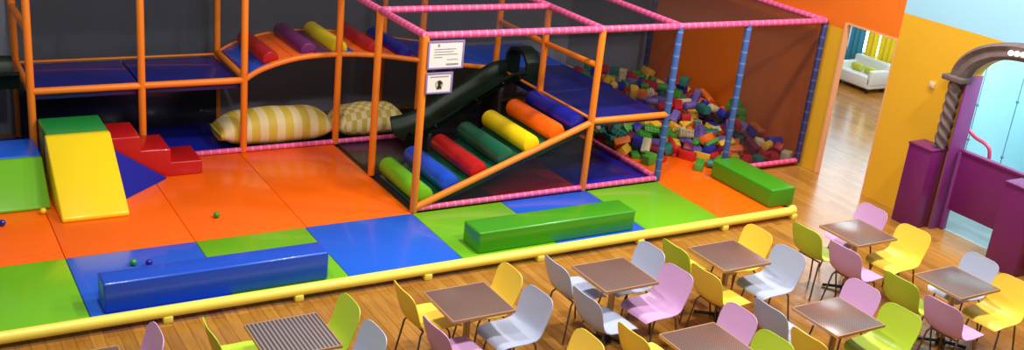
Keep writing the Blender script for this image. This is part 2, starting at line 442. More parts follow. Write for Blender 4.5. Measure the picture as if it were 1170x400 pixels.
for p, q in (((XA, YA, .09), (XC, YA, .09)), ((XD + .02, YA, .09), (XE, YA, .09)), ((XC, YA, .09), (XC, YB + .3, .09)), ((2.9, YC, .08), (6.5, YC, .08))):
    rail(p, q, 'pink', .036, 'base_rail')
# orange tubes at deck height, hand rails, sloping ramp tube
for p, q in (((1.58, YC, 1.03), (2.83, YC, 1.03)), ((2.83, YC, 1.03), (4.10, YC, 1.03)), ((1.58, YC, 1.03), (1.58, YD, 1.03)), ((4.10, YC, 1.06), (4.12, YD, 1.06)),
             ((XB, YA, 1.0), (XC, YA, 1.0)), ((XA, YA, .10), (XB, YA, .98)), ((1.58, YC, 1.75), (1.58, YD, 1.75))):
    rail(p, q)
for p, q in (((XB, YA, 1.73), (XB, YB, 1.70)), ((XB, YB, 1.70), (XB, YC, 1.70))):
    rail(p, q, r=.036, name='hand_rail')
for p, q in (((XB, YA, 1.03), (XB, YB, 1.03)), ((XB, YB, 1.03), (XB, YC, 1.03)), ((1.58, YD, 1.03), (4.12, YD, 1.03))):
    rail(p, q, r=.02, name='deck_edge_tube')
BR = [(4.10, 1.03), (4.34, 1.165), (4.8, 1.285), (5.35, 1.315), (5.92, 1.275), (6.45, 1.195), (7.0, 1.11), (7.8, 1.0)]
brp = smoothstep([(x, YC, z) for x, z in BR], 5)
b = sweep(bmesh.new(), [p - FO for p in brp], .036, 12); obj('bridge_rail', b, M['tube'], frame)
b = sweep(bmesh.new(), [p - FO + Vector((0, YD - YC, 0)) for p in brp], .036, 12); obj('bridge_rail', b, M['tube'], frame)
def deck(x0, x1, y0, y1, z=1.0, mt='v_deck_shaded'):
    obj('deck', box(bmesh.new(), (0, 0, -.045), (x1 - x0, y1 - y0, .09), .015, 2), M[mt], frame, Vector(((x0 + x1) / 2, (y0 + y1) / 2, z)) - FO)
deck(1.62, 2.84, YC + .04, YD); deck(2.86, 4.08, YC + .04, YD); deck(XB + .02, XC, YA + .03, YB); deck(XB + .02, XC, YB + .02, YC); deck(XB + .02, XC, YC + .02, YD, 1.0, 'v_bench')
def net(pts, nm='safety_net'):
    """a stretched rectangle of netting, uv in metres"""
    b = bmesh.new(); uvl = b.loops.layers.uv.new('uv')
    p = [Vector(q) - FO for q in pts]; w = (p[1] - p[0]).length; h = (p[3] - p[0]).length
    f = b.faces.new([b.verts.new(q) for q in p])
    for l, uv in zip(f.loops, ((0, 0), (w, 0), (w, h), (0, h))): l[uvl].uv = uv
    return obj(nm, b, M['net'], frame, smooth=False)
def vnet(x0, y0, x1, y1, z0, z1): net([(x0, y0, z0), (x1, y1, z0), (x1, y1, z1), (x0, y0, z1)])
def hnet(x0, x1, y0, y1, z=HT - .02): net([(x0, y0, z), (x1, y0, z), (x1, y1, z), (x0, y1, z)], 'roof_net')
hnet(XA, XB, YA, YB); hnet(XA, XB, YB, YC); hnet(XB, XC, YA, YC); hnet(XC, XE, YA, YD); hnet(XA, XC, YC, YD); hnet(1.58, XA, YC, YD)
vnet(XD, YA + .01, XE, YA + .01, .1, 2.16)
vnet(XC, YA, XC, YC, 1.0, 2.16); 
vnet(1.58, YD - .02, 11.6, YD - .02, 1.05, 2.16); 
obj('under_deck_shade', box(bmesh.new(), (0, 0, 0), (2.50, .03, .86), .006, 2), M['v_black'], frame, Vector((2.84, YD - .06, .49)) - FO)  # black sheet added to stand in for the deep shade under the left decks
bt = bmesh.new(); uvt = bt.loops.layers.uv.new('uv'); tp = [Vector(q) - FO for q in ((XA + .1, YA + .015, .12), (XB, YA + .015, .12), (XB, YA + .015, .93))]  # triangular net added to darken the space below the ramp tube
ft = bt.faces.new([bt.verts.new(q) for q in tp])
for l, q in zip(ft.loops, tp): l[uvt].uv = (q.x, q.z)
obj('safety_net', bt, M['net'], frame, smooth=False)

# ------------------------------------------------------------ roller ramp, roller bridge, slide
def roll(name, x, z, y0, y1, r, mt, parent, org):
    b = lathe(bmesh.new(), capped(y1 - y0, r, r * .35), 22)
    o = obj(name, b, M[mt], parent, Vector((x, y0, z)) - Vector(org), (-PI / 2, 0, 0)); return o
RO = (5.5, 11.07, .05)
ramp = thing('roller_ramp', 'sloping climbing ramp of seven coloured foam rollers up to the right deck', 'ramp', RO)
b = prism(bmesh.new(), [(5.46, .055), (7.78, .90), (7.78, .80), (5.72, .055)], 'y', YA + .08, YB - .05, .012, 2)
bmesh.ops.translate(b, verts=b.verts, vec=-Vector(RO)); obj('ramp_bed', b, M['v_teal'], ramp)
for i, (x, z, mt) in enumerate(((5.56, .19, 'v_green'), (5.90, .315, 'v_bench'), (6.28, .445, 'v_red'), (6.65, .585, 'v_teal'), (7.01, .72, 'v_yellow'), (7.37, .85, 'v_orange'), (7.665, .955, 'v_navy'))):
    roll('roller', x, z, YA + .07, YB - .06, .125, mt, ramp, RO)
BO = (5.4, 13.56, 1.05)
bridge = thing('roller_bridge', 'arched bridge of foam rollers and pads between the two high decks', 'bridge', BO)
def bz(x):
    for p, q in zip(brp, brp[1:]):
        if p.x <= x <= q.x: return p.z + (q.z - p.z) * (x - p.x) / (q.x - p.x)
    return 1.0
XS = [4.16, 4.45, 4.75, 5.05, 5.32, 5.62, 5.95, 6.25, 6.60, 7.0, 7.4, 7.8]
PC = ['v_bench', 'v_orange', 'v_orange', 'v_purple', 'v_bench', 'v_orange', 'v_orange', 'v_red', 'v_navy', 'v_bench', 'v_bench']
for x0, x1, mt in zip(XS, XS[1:], PC):
    z0, z1 = bz(x0), bz(x1)
    b = prism(bmesh.new(), [(x0 + .004, z0 - .05), (x1 - .004, z1 - .05), (x1 - .004, z1 + .03), (x0 + .004, z0 + .03)], 'y', YC + .05, YD - .05, .012, 2)
    bmesh.ops.translate(b, verts=b.verts, vec=-Vector(BO)); obj('pad', b, M[mt], bridge)
for x, mt in ((4.47, 'v_red'), (4.98, 'v_purple'), (5.42, 'v_yellow'), (5.92, 'v_red'), (6.38, 'v_navy')):
    roll('roller', x, bz(x) + .055, YC + .06, YD - .08, .115, mt, bridge, BO)

SO = (6.9, 12.45, .05)
slide = thing('slide', 'dark green plastic slide running down from the right deck behind the rollers', 'slide', SO)
path = smoothstep([(7.84, 0, 1.02), (7.6, 0, .98), (7.1, 0, .72), (6.65, 0, .46), (6.35, 0, .33), (6.08, 0, .29)], 5)
sec = [(-.32, .20), (-.36, .21), (-.37, .18), (-.30, .14), (-.25, .02), (-.15, -.02), (.15, -.02), (.25, .02), (.30, .14), (.37, .18), (.36, .21), (.32, .20)]
b = bmesh.new(); rings = []
inner = [(-.25, .15), (-.22, .11), (-.18, .035), (-.11, .0), (.11, .0), (.18, .035), (.22, .11), (.25, .15)]
outer = [(.30, .165), (.30, .13), (.255, .09), (.21, -.01), (.12, -.045), (-.12, -.045), (-.21, -.01), (-.255, .09), (-.30, .13), (-.30, .165)]
loop = inner + outer
for p in path: rings.append([b.verts.new(Vector((p.x, 12.42 + s, p.z + h)) - Vector(SO)) for s, h in loop])
for a, c in zip(rings, rings[1:]):
    for k in range(len(loop)): b.faces.new((a[k], a[(k + 1) % len(loop)], c[(k + 1) % len(loop)], c[k]))
b.faces.new(rings[0]); b.faces.new(rings[-1][::-1])
obj('chute', b, M['slide'], slide)
b = bmesh.new()    # entry hood: rounded arch across the top of the chute
hp = [(-.31, 0), (-.30, .30), (-.18, .42), (0, .46), (.18, .42), (.30, .30), (.31, 0)]
hi = [(.26, 0), (.25, .27), (.15, .37), (0, .40), (-.15, .37), (-.25, .27), (-.26, 0)]
prism(b, [(12.42 + s - SO[1], 1.0 + h - SO[2]) for s, h in hp + hi], 'x', 7.84 - SO[0], 8.08 - SO[0], .012, 2)
obj('entry_hood', b, M['slide'], slide)
for k, (x, z) in enumerate(((6.16, .40), (6.5, .47), (7.1, .80), (7.5, 1.02))):
    b = lathe(bmesh.new(), [(.018, 0), (.018, .012), (.010, .018), (0, .02)], 10); obj('bolt', b, M['chrome'], slide, Vector((x, 12.42 - .27, z)) - Vector(SO))
for x, z in ((6.45, .33), (7.5, .88)):
    obj('support', box(bmesh.new(), (x - SO[0], 12.42 - SO[1], z / 2 - .02), (.06, .45, z - .02), .01), M['iron'], slide)

t = thing('tunnel_slide', 'glossy dark green slide chute at the far left edge beside the orange posts', 'slide', (.9, 13.5, .05))
b = bmesh.new(); rings = []
for p in smoothstep([(1.50, 0, 1.0), (1.2, 0, .98), (.8, 0, .72), (.4, 0, .45), (.1, 0, .40)], 5):
    rings.append([b.verts.new((p.x - .9, s * 1.2, p.z + h * 1.3 - .05)) for s, h in loop])
for a, c in zip(rings, rings[1:]):
    for k in range(len(loop)): b.faces.new((a[k], a[(k + 1) % len(loop)], c[(k + 1) % len(loop)], c[k]))
b.faces.new(rings[0]); b.faces.new(rings[-1][::-1])
obj('chute', b, M['slide'], t)
b = bmesh.new(); box(b, (-.05, 0, .31), (.06, .45, .60), .01); obj('support', b, M['iron'], t)

# striped bolster cushions on the floor under the bridge
def bolster(name, x0, x1, yc, r, mt, label, squash):
    L = x1 - x0; t = thing(name, label, 'cushion', ((x0 + x1) / 2, yc, .05))
    b = bmesh.new(); seg = 24; n = 22; rings = []
    for i in range(n + 1):
        u = i / n; v = abs(2 * u - 1); ez = max(.10, (1 - v ** 4) ** .6); ey = .86 + .14 * (1 - v ** 6)
        ez *= 1 + .03 * math.sin(u * 17) * squash
        ring = []
        for k in range(seg):
            ca, sa = math.cos(2 * PI * k / seg), math.sin(2 * PI * k / seg)
            ring.append(b.verts.new(((u - .5) * L, r * 1.15 * ey * math.copysign(abs(ca) ** .8, ca), r * .8 + (r * .98 * ez if sa > 0 else r * .8 * max(.5, ez)) * math.copysign(abs(sa) ** .8, sa))))
        rings.append(ring)
    for a, c in zip(rings, rings[1:]):
        for k in range(seg): b.faces.new((a[k], a[(k + 1) % seg], c[(k + 1) % seg], c[k]))
    b.faces.new(rings[0][::-1]); b.faces.new(rings[-1])
    obj('cover', b, M[mt], t)
    for s in (-1, 1):
        obj('end_piping', sweep(bmesh.new(), [(s * L * .5, -r * .98, r * .8), (s * L * .5 + s * .006, 0, r * .8), (s * L * .5, r * .98, r * .8)], .014, 6), M[mt], t)
bolster('bolster_cushion', 3.84, 5.42, 13.26, .26, 'cushion', 'big yellow and cream striped bolster cushion on the floor under the bridge', 1.)
bolster('bolster_cushion', 5.46, 6.50, 13.26, .245, 'plaid', 'smaller faded check bolster cushion lying behind the orange posts', 1.4)

# notices on the front net
def notice(name, x0, x1, z0, z1, label, kind):
    t = thing(name, label, 'notice', ((x0 + x1) / 2, YA - .055, (z0 + z1) / 2)); w, h = x1 - x0, z1 - z0
    fb = bmesh.new()
    for c, s in (((0, 0, h / 2), (w, .016, .022)), ((0, 0, -h / 2), (w, .016, .022)), ((-w / 2, 0, 0), (.022, .016, h + .022)), ((w / 2, 0, 0), (.022, .016, h + .022))): box(fb, c, s, .004, 2)
    obj('border', fb, M['sign_frame'], t); obj('sheet', box(bmesh.new(), (0, .002, 0), (w, .008, h)), M['paper'], t)
    tb_ = bmesh.new()
    def bar(cx, cz, ww, hh): box(tb_, (cx * w, -.003, cz * h), (ww * w, .004, hh * h))
    if kind == 1:
        bar(-.22, .36, .05, .10)
        for k, (cx, ww) in enumerate(((-.03, .62), (-.06, .56), (0, .68), (-.22, .24), (.2, .32))): bar(cx, .22 - .1 * k, ww, .022)
        bar(.2, -.36, .36, .06)
        obj('print', tb_, M['ink'], t, smooth=False)
    else:
        bar(0, .33, .74, .045); obj('print', tb_, M['ink'], t, smooth=False)
        rb = bmesh.new(); n = 24
        for a in range(n):
            p = [(math.cos(2 * PI * (a + d) / n), math.sin(2 * PI * (a + d) / n)) for d in (0, 1)]
            prism(rb, [(.105 * h * 1.9 * .8 * p[0][0], .17 * h * p[0][1] - .06 * h), (.168 * h * 1.25 * p[0][0], .21 * h * p[0][1] - .06 * h), (.168 * h * 1.25 * p[1][0], .21 * h * p[1][1] - .06 * h), (.105 * h * 1.9 * .8 * p[1][0], .17 * h * p[1][1] - .06 * h)], 'y', -.006, -.002)
        obj('ring_symbol', rb, M['gold'], t, smooth=False)
        ib = bmesh.new(); prism(ib, [(-.03, -.06), (.035, -.06), (.02, -.01), (.045, .01), (.0, .045), (-.02, .02), (-.012, -.015)], 'y', -.007, -.002)
        obj('figure_symbol', ib, M['ink_dark'], t, (0, 0, -.01), smooth=False)
notice('notice_board', 5.40, 5.84, 1.83, 2.14, 'larger white framed notice fixed beside the orange corner post under the pink rail', 1)
notice('warning_notice', 5.40, 5.72, 1.54, 1.77, 'smaller white notice with a round symbol below the larger notice', 2)

# ------------------------------------------------------------ loose balls on the mats
for x, y, mt, lb in ((3.18, 10.96, 'v_dgreen', 'small green ball alone in the middle of the orange mats'), (2.08, 10.05, 'v_emerald', 'small green ball on the blue mat behind the blue bench block'),
                     (2.22, 10.0, 'v_navy', 'small dark blue ball beside a green ball on the blue mat'), (1.47, 11.6, 'v_yellow', 'small yellow ball at the foot of the green wedge'), (1.04, 11.4, 'v_navy', 'small dark blue ball on the orange mat at the left edge')):
    b = bmesh.new(); bmesh.ops.create_icosphere(b, subdivisions=3, radius=.036)
    o = obj('play_ball', b, M[mt], None, (x, y, .086), angle=180); tag(o, lb, 'ball', 'loose play balls on the mats')

# ------------------------------------------------------------ toy brick heap
BRICKS = [
(0,10.43,12.66,0.572,0.79,-1.57,0.0),(0,11.57,11.35,0.258,-1.9,0.03,-2.23),(5,11.65,13.65,0.284,1.5,-0.27,-2.85),(0,9.52,11.55,0.128,-1.48,-0.12,0.82),(4,10.4,11.36,0.117,-0.32,2.25,0.27),
(3,9.11,13.85,0.512,-1.57,-0.79,-1.94),(5,11.65,11.06,0.168,2.41,0.41,0.1),(3,10.42,10.74,0.11,-1.57,-1.31,-1.04),(0,9.85,12.87,0.507,0.0,-0.0,-1.78),(0,9.41,13.01,0.507,-3.14,0.0,0.27),
(1,9.63,12.79,0.517,-0.0,0.0,0.11),(3,10.32,13.51,0.512,-1.57,-0.79,-0.64),(5,11.49,11.6,0.331,-0.54,-1.01,0.12),(1,10.89,12.31,0.517,3.14,-0.0,-1.14),(0,10.52,12.35,0.507,0.0,3.14,-1.01),
(3,11.57,14.14,0.328,-0.44,-1.15,0.48),(1,10.18,11.19,0.156,-0.28,-2.23,1.14),(4,10.18,12.16,0.413,-2.65,0.65,-0.4),(2,10.84,11.14,0.197,-0.31,-0.4,1.58),(0,10.09,12.31,0.507,0.0,-0.0,0.57),
(0,10.07,11.04,0.11,1.57,-0.0,2.03),(2,10.17,11.93,0.342,-0.31,-0.27,2.15),(4,9.69,11.64,0.193,0.16,0.66,-1.73),(5,10.26,11.29,0.1,0.57,0.98,2.64),(4,11.58,12.85,0.266,-2.85,0.86,0.72),
(1,9.11,12.33,0.337,0.38,-0.18,0.06),(1,10.65,11.17,0.18,0.15,0.48,-1.95),(2,9.71,11.92,0.257,-0.45,-0.02,2.58),(1,11.61,11.68,0.324,-1.56,-1.19,0.0),(0,10.94,11.81,0.507,-0.0,-0.0,-1.67),
(0,10.81,12.76,0.507,0.0,-0.0,-2.71),(2,9.09,13.18,0.482,0.0,3.14,-0.46),(0,9.96,11.67,0.233,0.39,-0.13,0.02),(3,10.83,12.0,0.512,-1.57,0.26,1.62),(2,10.16,11.55,0.25,-2.87,0.14,1.1),
(3,11.36,13.04,0.413,-0.78,1.31,1.27),(5,11.65,10.87,0.132,0.52,0.87,-0.15),(0,9.7,11.39,0.131,-0.73,-0.0,2.02),(2,9.3,12.05,0.217,-0.29,2.78,0.44),(1,10.61,10.8,0.12,-1.57,-0.0,-2.96),
(1,10.1,11.38,0.148,1.69,-0.4,0.98),(0,9.53,13.3,0.512,1.57,0.0,2.74),(0,9.75,13.53,0.512,1.57,0.0,0.27),(0,9.11,13.67,0.558,-2.59,0.27,-1.24),(1,11.55,12.26,0.343,2.78,0.11,-1.29),
(0,9.45,11.13,0.11,-1.57,-0.0,-1.27),(0,10.79,12.5,0.507,0.0,0.0,1.94),(1,9.34,11.03,0.115,3.14,0.0,0.23),(2,10.65,10.98,0.157,-0.24,2.49,-0.78),(2,10.61,11.5,0.3,1.42,-0.48,1.2),
(5,9.22,13.7,0.5,1.88,0.13,0.51),(0,9.98,11.49,0.159,-2.88,-0.33,0.6),(1,11.38,10.97,0.2,-1.33,0.2,-0.42),(1,11.04,13.69,0.517,3.14,0.0,0.92),(1,9.55,11.74,0.187,-0.88,-1.12,-2.1),
(0,9.8,13.42,0.572,2.96,1.57,0.0),(0,11.07,12.49,0.507,3.14,0.0,-0.66),(1,10.3,11.11,0.115,0.0,0.0,-2.21),(0,10.87,10.93,0.15,2.05,-0.14,-0.43),(0,9.13,12.8,0.512,1.57,-0.0,1.08),
(0,11.56,11.86,0.336,-3.04,0.28,0.77),(5,9.37,11.63,0.1,1.96,-0.16,-0.88),(0,10.04,13.92,0.507,-0.0,-3.14,0.22),(3,9.59,13.4,0.512,-1.57,-1.83,1.17),(0,8.97,12.28,0.284,-0.17,-0.39,1.64),
(1,10.1,12.58,0.522,-1.08,-1.57,-1.15),(1,9.87,12.57,0.522,-1.57,0.0,1.35),(3,9.83,13.77,0.512,-1.57,-1.31,-0.62),(1,11.31,12.65,0.44,2.85,0.25,-0.88),(4,9.98,11.23,0.112,-0.0,0.0,-2.88),
(0,10.08,13.66,0.507,-3.14,0.0,0.72),(0,10.65,13.08,0.507,-3.14,0.0,-0.05),(4,10.51,11.67,0.339,-1.21,-0.35,0.05),(0,9.44,12.18,0.33,-0.35,-2.85,-1.19),(4,10.75,10.51,0.112,1.57,-0.0,-0.55),
(4,11.5,11.49,0.254,-0.42,2.69,0.52),(3,10.44,10.89,0.11,1.57,-0.79,1.94),(3,9.25,11.77,0.12,-1.66,0.31,-2.19),(3,9.11,13.49,0.512,-1.57,0.26,-1.23),(0,11.17,13.17,0.49,1.78,0.32,0.61),
(1,11.49,12.56,0.373,-1.24,0.19,1.06),(1,11.01,10.57,0.115,0.0,0.0,-1.57),(1,9.62,13.98,0.522,1.57,-0.0,-1.6),(2,10.03,13.23,0.482,-0.0,-0.0,-3.0),(3,11.52,13.45,0.348,1.61,0.12,0.11),
(0,11.56,11.71,0.473,3.08,0.16,-0.36),(5,10.5,11.13,0.1,-1.21,2.36,0.89),(3,9.74,13.07,0.512,-1.57,2.36,0.06),(1,10.55,11.74,0.414,3.02,0.15,1.08),(0,9.71,12.55,0.512,-1.57,0.0,-1.22),
(3,10.0,12.4,0.512,1.57,-0.26,2.08),(5,9.31,11.85,0.152,-3.12,0.26,-0.26),(0,11.62,13.82,0.302,-0.38,-0.0,-1.57),(0,10.32,11.66,0.298,-1.32,-0.3,2.07),(1,10.97,12.69,0.522,1.59,-1.57,0.42),
(3,11.37,11.47,0.347,0.96,1.34,2.07),(0,9.98,12.75,0.507,0.0,0.0,1.49),(0,10.71,12.89,0.567,-0.17,0.53,1.45),(2,10.25,10.93,0.11,-1.57,-0.0,-1.07),(0,9.15,14.05,0.531,1.06,0.0,0.71),
(0,9.98,10.66,0.105,0.0,-0.0,0.76),(2,9.35,11.36,0.08,-0.0,-3.14,1.1),(0,9.38,12.39,0.431,2.75,0.29,-1.19),(3,10.47,12.93,0.512,1.57,0.79,1.48),(2,9.92,13.66,0.512,1.57,0.0,-1.72),
(2,9.13,14.13,0.592,-0.38,-0.35,-0.0),(0,10.73,12.33,0.507,-0.0,-3.14,-1.09),(1,11.45,12.42,0.388,-1.83,0.28,-0.75),(5,9.2,12.12,0.244,-0.11,-0.9,0.31),(0,11.62,12.57,0.302,2.76,-0.0,-1.57),
(2,10.46,13.67,0.482,-0.0,-0.0,-0.73),(4,11.63,12.1,0.303,1.6,0.42,-1.49),(2,9.59,12.15,0.324,-0.29,-2.79,-1.38),(0,9.48,13.87,0.512,1.57,-0.0,-1.75),(2,9.31,13.2,0.482,0.0,3.14,1.15),
(2,9.23,13.25,0.528,-3.12,-0.43,-0.47),(0,9.56,11.38,0.173,3.08,-0.71,0.77),(4,8.96,13.69,0.458,0.0,2.59,1.56),(3,9.86,13.15,0.514,1.57,1.65,0.13),(1,11.26,10.7,0.13,1.64,0.09,-0.22),
(0,10.32,12.83,0.512,1.57,-0.0,2.17),(3,10.32,11.93,0.43,1.67,1.05,-0.68),(4,10.71,10.75,0.112,-1.57,0.0,1.01),(4,9.02,12.62,0.382,-0.34,2.26,0.43),(0,11.49,13.96,0.356,-0.2,-2.82,0.57),
(1,9.88,11.27,0.148,-0.13,2.63,-0.37),(1,9.68,11.78,0.29,-1.27,-0.85,-2.11),(0,11.51,13.15,0.347,0.29,0.24,0.9),(1,9.26,12.26,0.337,-0.39,2.0,-1.99),(0,9.29,11.6,0.183,0.93,0.27,2.79),
(0,11.56,10.71,0.181,-0.27,-0.73,-2.58),(1,10.55,12.76,0.517,0.0,-0.0,0.81),(0,10.45,11.01,0.178,0.64,-3.05,0.49),(3,10.23,10.62,0.11,1.57,-0.26,-2.3),(2,9.24,12.54,0.413,-2.9,-0.37,0.58),
(0,9.21,11.44,0.131,2.33,-0.0,0.58),(0,9.73,13.86,0.564,0.0,0.6,-2.59),(0,9.61,13.08,0.512,-1.57,-0.0,-1.65),(0,11.39,10.63,0.11,-1.57,-0.0,1.03),(1,10.02,11.79,0.308,0.54,-1.98,1.28),
(3,10.41,11.22,0.187,-0.85,-0.34,1.57),(0,10.65,11.29,0.226,-1.09,-0.13,-0.45),(1,10.79,13.46,0.522,-1.82,1.57,0.0),(5,11.61,12.03,0.302,-0.42,0.73,-1.72),(0,10.24,13.76,0.572,-2.38,1.57,0.0),
(1,11.25,12.92,0.466,-1.93,-0.12,-1.87),(0,9.63,11.55,0.259,0.6,0.38,-0.06),(0,9.36,11.95,0.287,-1.64,0.98,-1.79),(0,11.36,13.24,0.411,-1.33,-0.29,2.43),(0,10.42,11.86,0.395,1.3,2.68,0.56),
(4,10.03,13.77,0.532,0.0,1.78,-1.34),(3,9.8,12.85,0.622,-1.57,2.88,0.24),(2,9.6,11.13,0.08,-0.0,3.14,-1.01),(3,11.41,10.83,0.146,1.89,1.61,-1.21),(1,10.83,10.62,0.12,-1.57,-0.0,-0.42),
(0,10.38,12.53,0.561,-0.0,-0.55,-0.93),(2,9.8,12.26,0.423,0.23,2.75,1.6),(1,9.32,13.81,0.522,1.57,-0.0,2.89),(1,9.84,13.68,0.619,0.49,-0.2,1.31),(0,9.62,13.75,0.61,-0.85,-0.01,-1.01),
(3,10.76,12.63,0.622,-1.57,-0.79,0.75),(1,10.46,11.5,0.26,1.16,-0.3,1.85),(0,9.49,12.63,0.507,0.0,0.0,0.22),(5,10.85,13.06,0.5,-1.75,0.47,2.26),(3,10.65,14.14,0.513,1.56,0.9,-1.58),
(1,11.05,12.5,0.627,-0.0,-0.0,-1.26),(2,11.58,12.39,0.431,0.58,0.56,0.46),(0,9.5,13.63,0.512,-1.57,0.0,0.81),(0,11.35,12.23,0.418,1.65,0.37,0.22),(2,9.79,11.48,0.176,-2.38,-0.23,-1.35),
(1,9.1,13.35,0.559,2.69,-0.36,0.51),(1,11.61,10.59,0.12,-0.38,1.57,0.0),(0,10.98,13.51,0.507,0.0,0.0,0.23),(0,11.37,12.5,0.473,2.27,-1.19,0.0),(3,11.18,11.84,0.483,-0.67,1.08,2.56),
(2,11.67,13.01,0.319,1.57,0.2,1.58),(0,10.75,12.32,0.617,-0.0,-0.0,2.0),(3,11.64,12.6,0.454,0.03,-1.87,1.54),(4,9.33,11.87,0.306,-1.07,2.02,0.14),(5,10.29,13.98,0.5,2.82,-0.45,-1.07),
(3,9.22,12.69,0.497,1.24,-0.77,2.69),(0,9.61,12.38,0.454,-0.43,-3.01,-0.81),(0,10.28,13.16,0.507,-0.0,0.0,-0.26),(0,11.32,11.75,0.424,-2.99,0.35,0.42),(0,10.61,12.02,0.504,3.09,-0.32,0.97),
(3,11.64,13.52,0.345,2.18,0.7,0.43),(1,11.3,13.06,0.545,2.05,-0.07,-0.57),(1,9.16,12.46,0.472,1.15,-0.14,2.44),(2,11.63,11.29,0.324,-2.86,-0.27,1.57),(2,9.28,13.64,0.548,-0.0,0.66,-0.76),
(2,11.46,12.92,0.339,0.2,0.33,0.56),(1,9.44,11.45,0.24,-0.12,-3.06,-0.69),(2,10.45,13.2,0.512,1.57,-0.0,-1.85),(3,10.75,11.36,0.288,-1.75,-0.74,1.25),(3,10.54,14.0,0.512,1.57,-1.31,-1.58),
(2,10.12,11.64,0.335,0.07,-2.78,0.57),(1,10.13,13.52,0.522,-1.57,-0.0,-0.85),(4,9.01,12.43,0.356,0.84,2.55,0.51),(0,11.63,11.89,0.428,0.27,0.12,1.57),(3,9.31,13.96,0.524,-1.41,-0.78,1.71),
(4,10.23,11.31,0.193,-0.14,-3.11,-0.38),(2,10.52,11.08,0.253,2.55,-0.29,-0.03),(2,10.56,12.94,0.632,1.63,-0.07,-2.31),(0,10.6,13.48,0.572,2.36,1.57,0.0),(0,10.94,12.92,0.512,-1.57,-0.0,3.13),
(0,10.82,13.66,0.507,0.0,-0.0,3.03),(0,10.07,12.48,0.648,1.57,-0.14,0.96),(0,11.07,11.33,0.358,-0.21,2.8,0.93),(1,11.59,13.03,0.429,2.35,0.05,-1.92),(0,10.56,12.71,0.637,-0.0,0.0,-1.14),
(0,10.27,11.46,0.263,1.29,-1.95,-1.36),(3,10.33,12.35,0.512,-1.57,-0.26,0.9),(0,9.78,11.6,0.331,-0.71,-0.18,2.89),(5,11.35,12.34,0.402,1.25,0.04,1.87),(2,10.82,11.06,0.224,-2.72,-0.28,-0.15),
(1,10.62,13.25,0.522,-1.57,-0.0,-2.62),(0,11.18,12.81,0.483,-1.44,-0.36,2.79),(5,9.81,11.77,0.237,-1.05,0.79,1.89),(2,9.2,11.8,0.217,-0.12,-0.03,-1.62),(2,10.83,12.15,0.512,-1.57,-0.0,-3.14),
(2,10.29,11.38,0.312,1.2,0.12,-0.14),(1,10.38,14.12,0.522,3.01,1.57,0.0),(0,11.57,10.85,0.263,-1.09,-3.1,-0.19),(3,11.32,10.73,0.259,1.6,0.15,2.03),(5,9.74,13.28,0.5,3.04,-0.52,0.18),
(0,10.06,13.07,0.512,1.57,-0.0,2.86),(5,11.32,11.96,0.417,1.18,0.7,2.23),(0,10.82,13.94,0.512,1.57,-0.0,2.52),(1,10.15,12.36,0.627,-3.14,0.0,-0.69),(1,9.45,13.2,0.547,0.0,-0.81,-0.4),
(4,9.73,12.09,0.346,2.75,-0.09,1.77),(2,9.96,11.25,0.205,-2.13,-0.42,1.45),(2,11.66,11.89,0.543,1.37,-0.12,-1.57),(3,9.98,12.92,0.601,-0.25,2.12,0.99),(0,11.62,14.08,0.428,-2.76,-0.07,1.57),
(0,9.49,11.84,0.284,-0.37,2.47,-1.69),(0,10.49,11.31,0.324,-0.87,-0.73,1.07),(0,11.33,13.59,0.425,-1.91,-0.18,-2.03),(0,9.5,11.93,0.364,-0.43,0.64,1.35),(1,10.25,12.69,0.522,-1.57,0.0,2.35),
(0,11.22,10.93,0.185,0.02,-2.77,-1.57),(1,9.94,13.47,0.522,1.57,0.0,-2.79),(1,11.55,10.97,0.209,-0.32,1.06,-2.1),(0,10.42,12.1,0.488,0.42,-0.18,-0.21),(0,11.06,12.47,0.752,1.57,-0.0,-2.5),
(1,11.52,12.74,0.402,-0.17,0.12,2.44),(0,10.47,11.13,0.31,0.64,-3.13,0.39),(0,11.28,12.09,0.445,-1.69,0.36,-0.32),(3,9.9,11.88,0.354,1.51,0.23,-1.23),(5,10.66,12.67,0.5,-1.74,0.12,-2.49),
(3,10.02,13.36,0.528,1.41,0.26,-1.27),(3,11.59,13.24,0.44,1.17,2.18,0.27),(0,9.95,11.46,0.325,-0.83,0.19,-2.5),(1,11.45,11.95,0.388,1.37,0.32,-0.57),(0,9.3,11.75,0.29,-1.37,-0.48,2.72)]
def stud_brick(s, nx, ny):
    b = bmesh.new(); box(b, (0, 0, 0), s, .008, 2)
    for i in range(nx):
        for j in range(ny):
            c = ((i + .5) / nx * s[0] - s[0] / 2, (j + .5) / ny * s[1] - s[1] / 2, s[2] / 2 + .008)
            bmesh.ops.create_cone(b, cap_ends=True, segments=10, radius1=.018, radius2=.017, depth=.018, matrix=Matrix.Translation(c))
    return b
def half_round():
    return prism(bmesh.new(), [(-.09, -.06), (.09, -.05), (-.05, .06), (-.09, .06)], 'y', -.06, .06, .008, 2)
BM = {0: stud_brick((.24, .12, .11), 4, 2), 1: stud_brick((.14, .14, .13), 2, 2), 2: stud_brick((.24, .12, .06), 4, 2)}
b3 = lathe(bmesh.new(), capped(.22, .06, .012), 16); bmesh.ops.translate(b3, verts=b3.verts, vec=(0, 0, -.11)); BM[3] = b3
BM[4] = half_round(); b5 = bmesh.new(); bmesh.ops.create_icosphere(b5, subdivisions=3, radius=.05); BM[5] = b5
BN = {0: ('toy_brick', 'studded brick'), 1: ('toy_cube', 'studded cube'), 2: ('toy_plate', 'thin studded plate'), 3: ('toy_cylinder', 'cylinder block'), 4: ('toy_wedge', 'wedge block'), 5: ('toy_ball', 'ball')}
BC = {'red': (190, 30, 34), 'yellow': (240, 190, 50), 'green': (70, 150, 50), 'blue': (30, 40, 160), 'purple': (120, 96, 180), 'orange': (238, 120, 40), 'teal': (40, 120, 110), 'cream': (216, 200, 160), 'maroon': (120, 30, 60)}
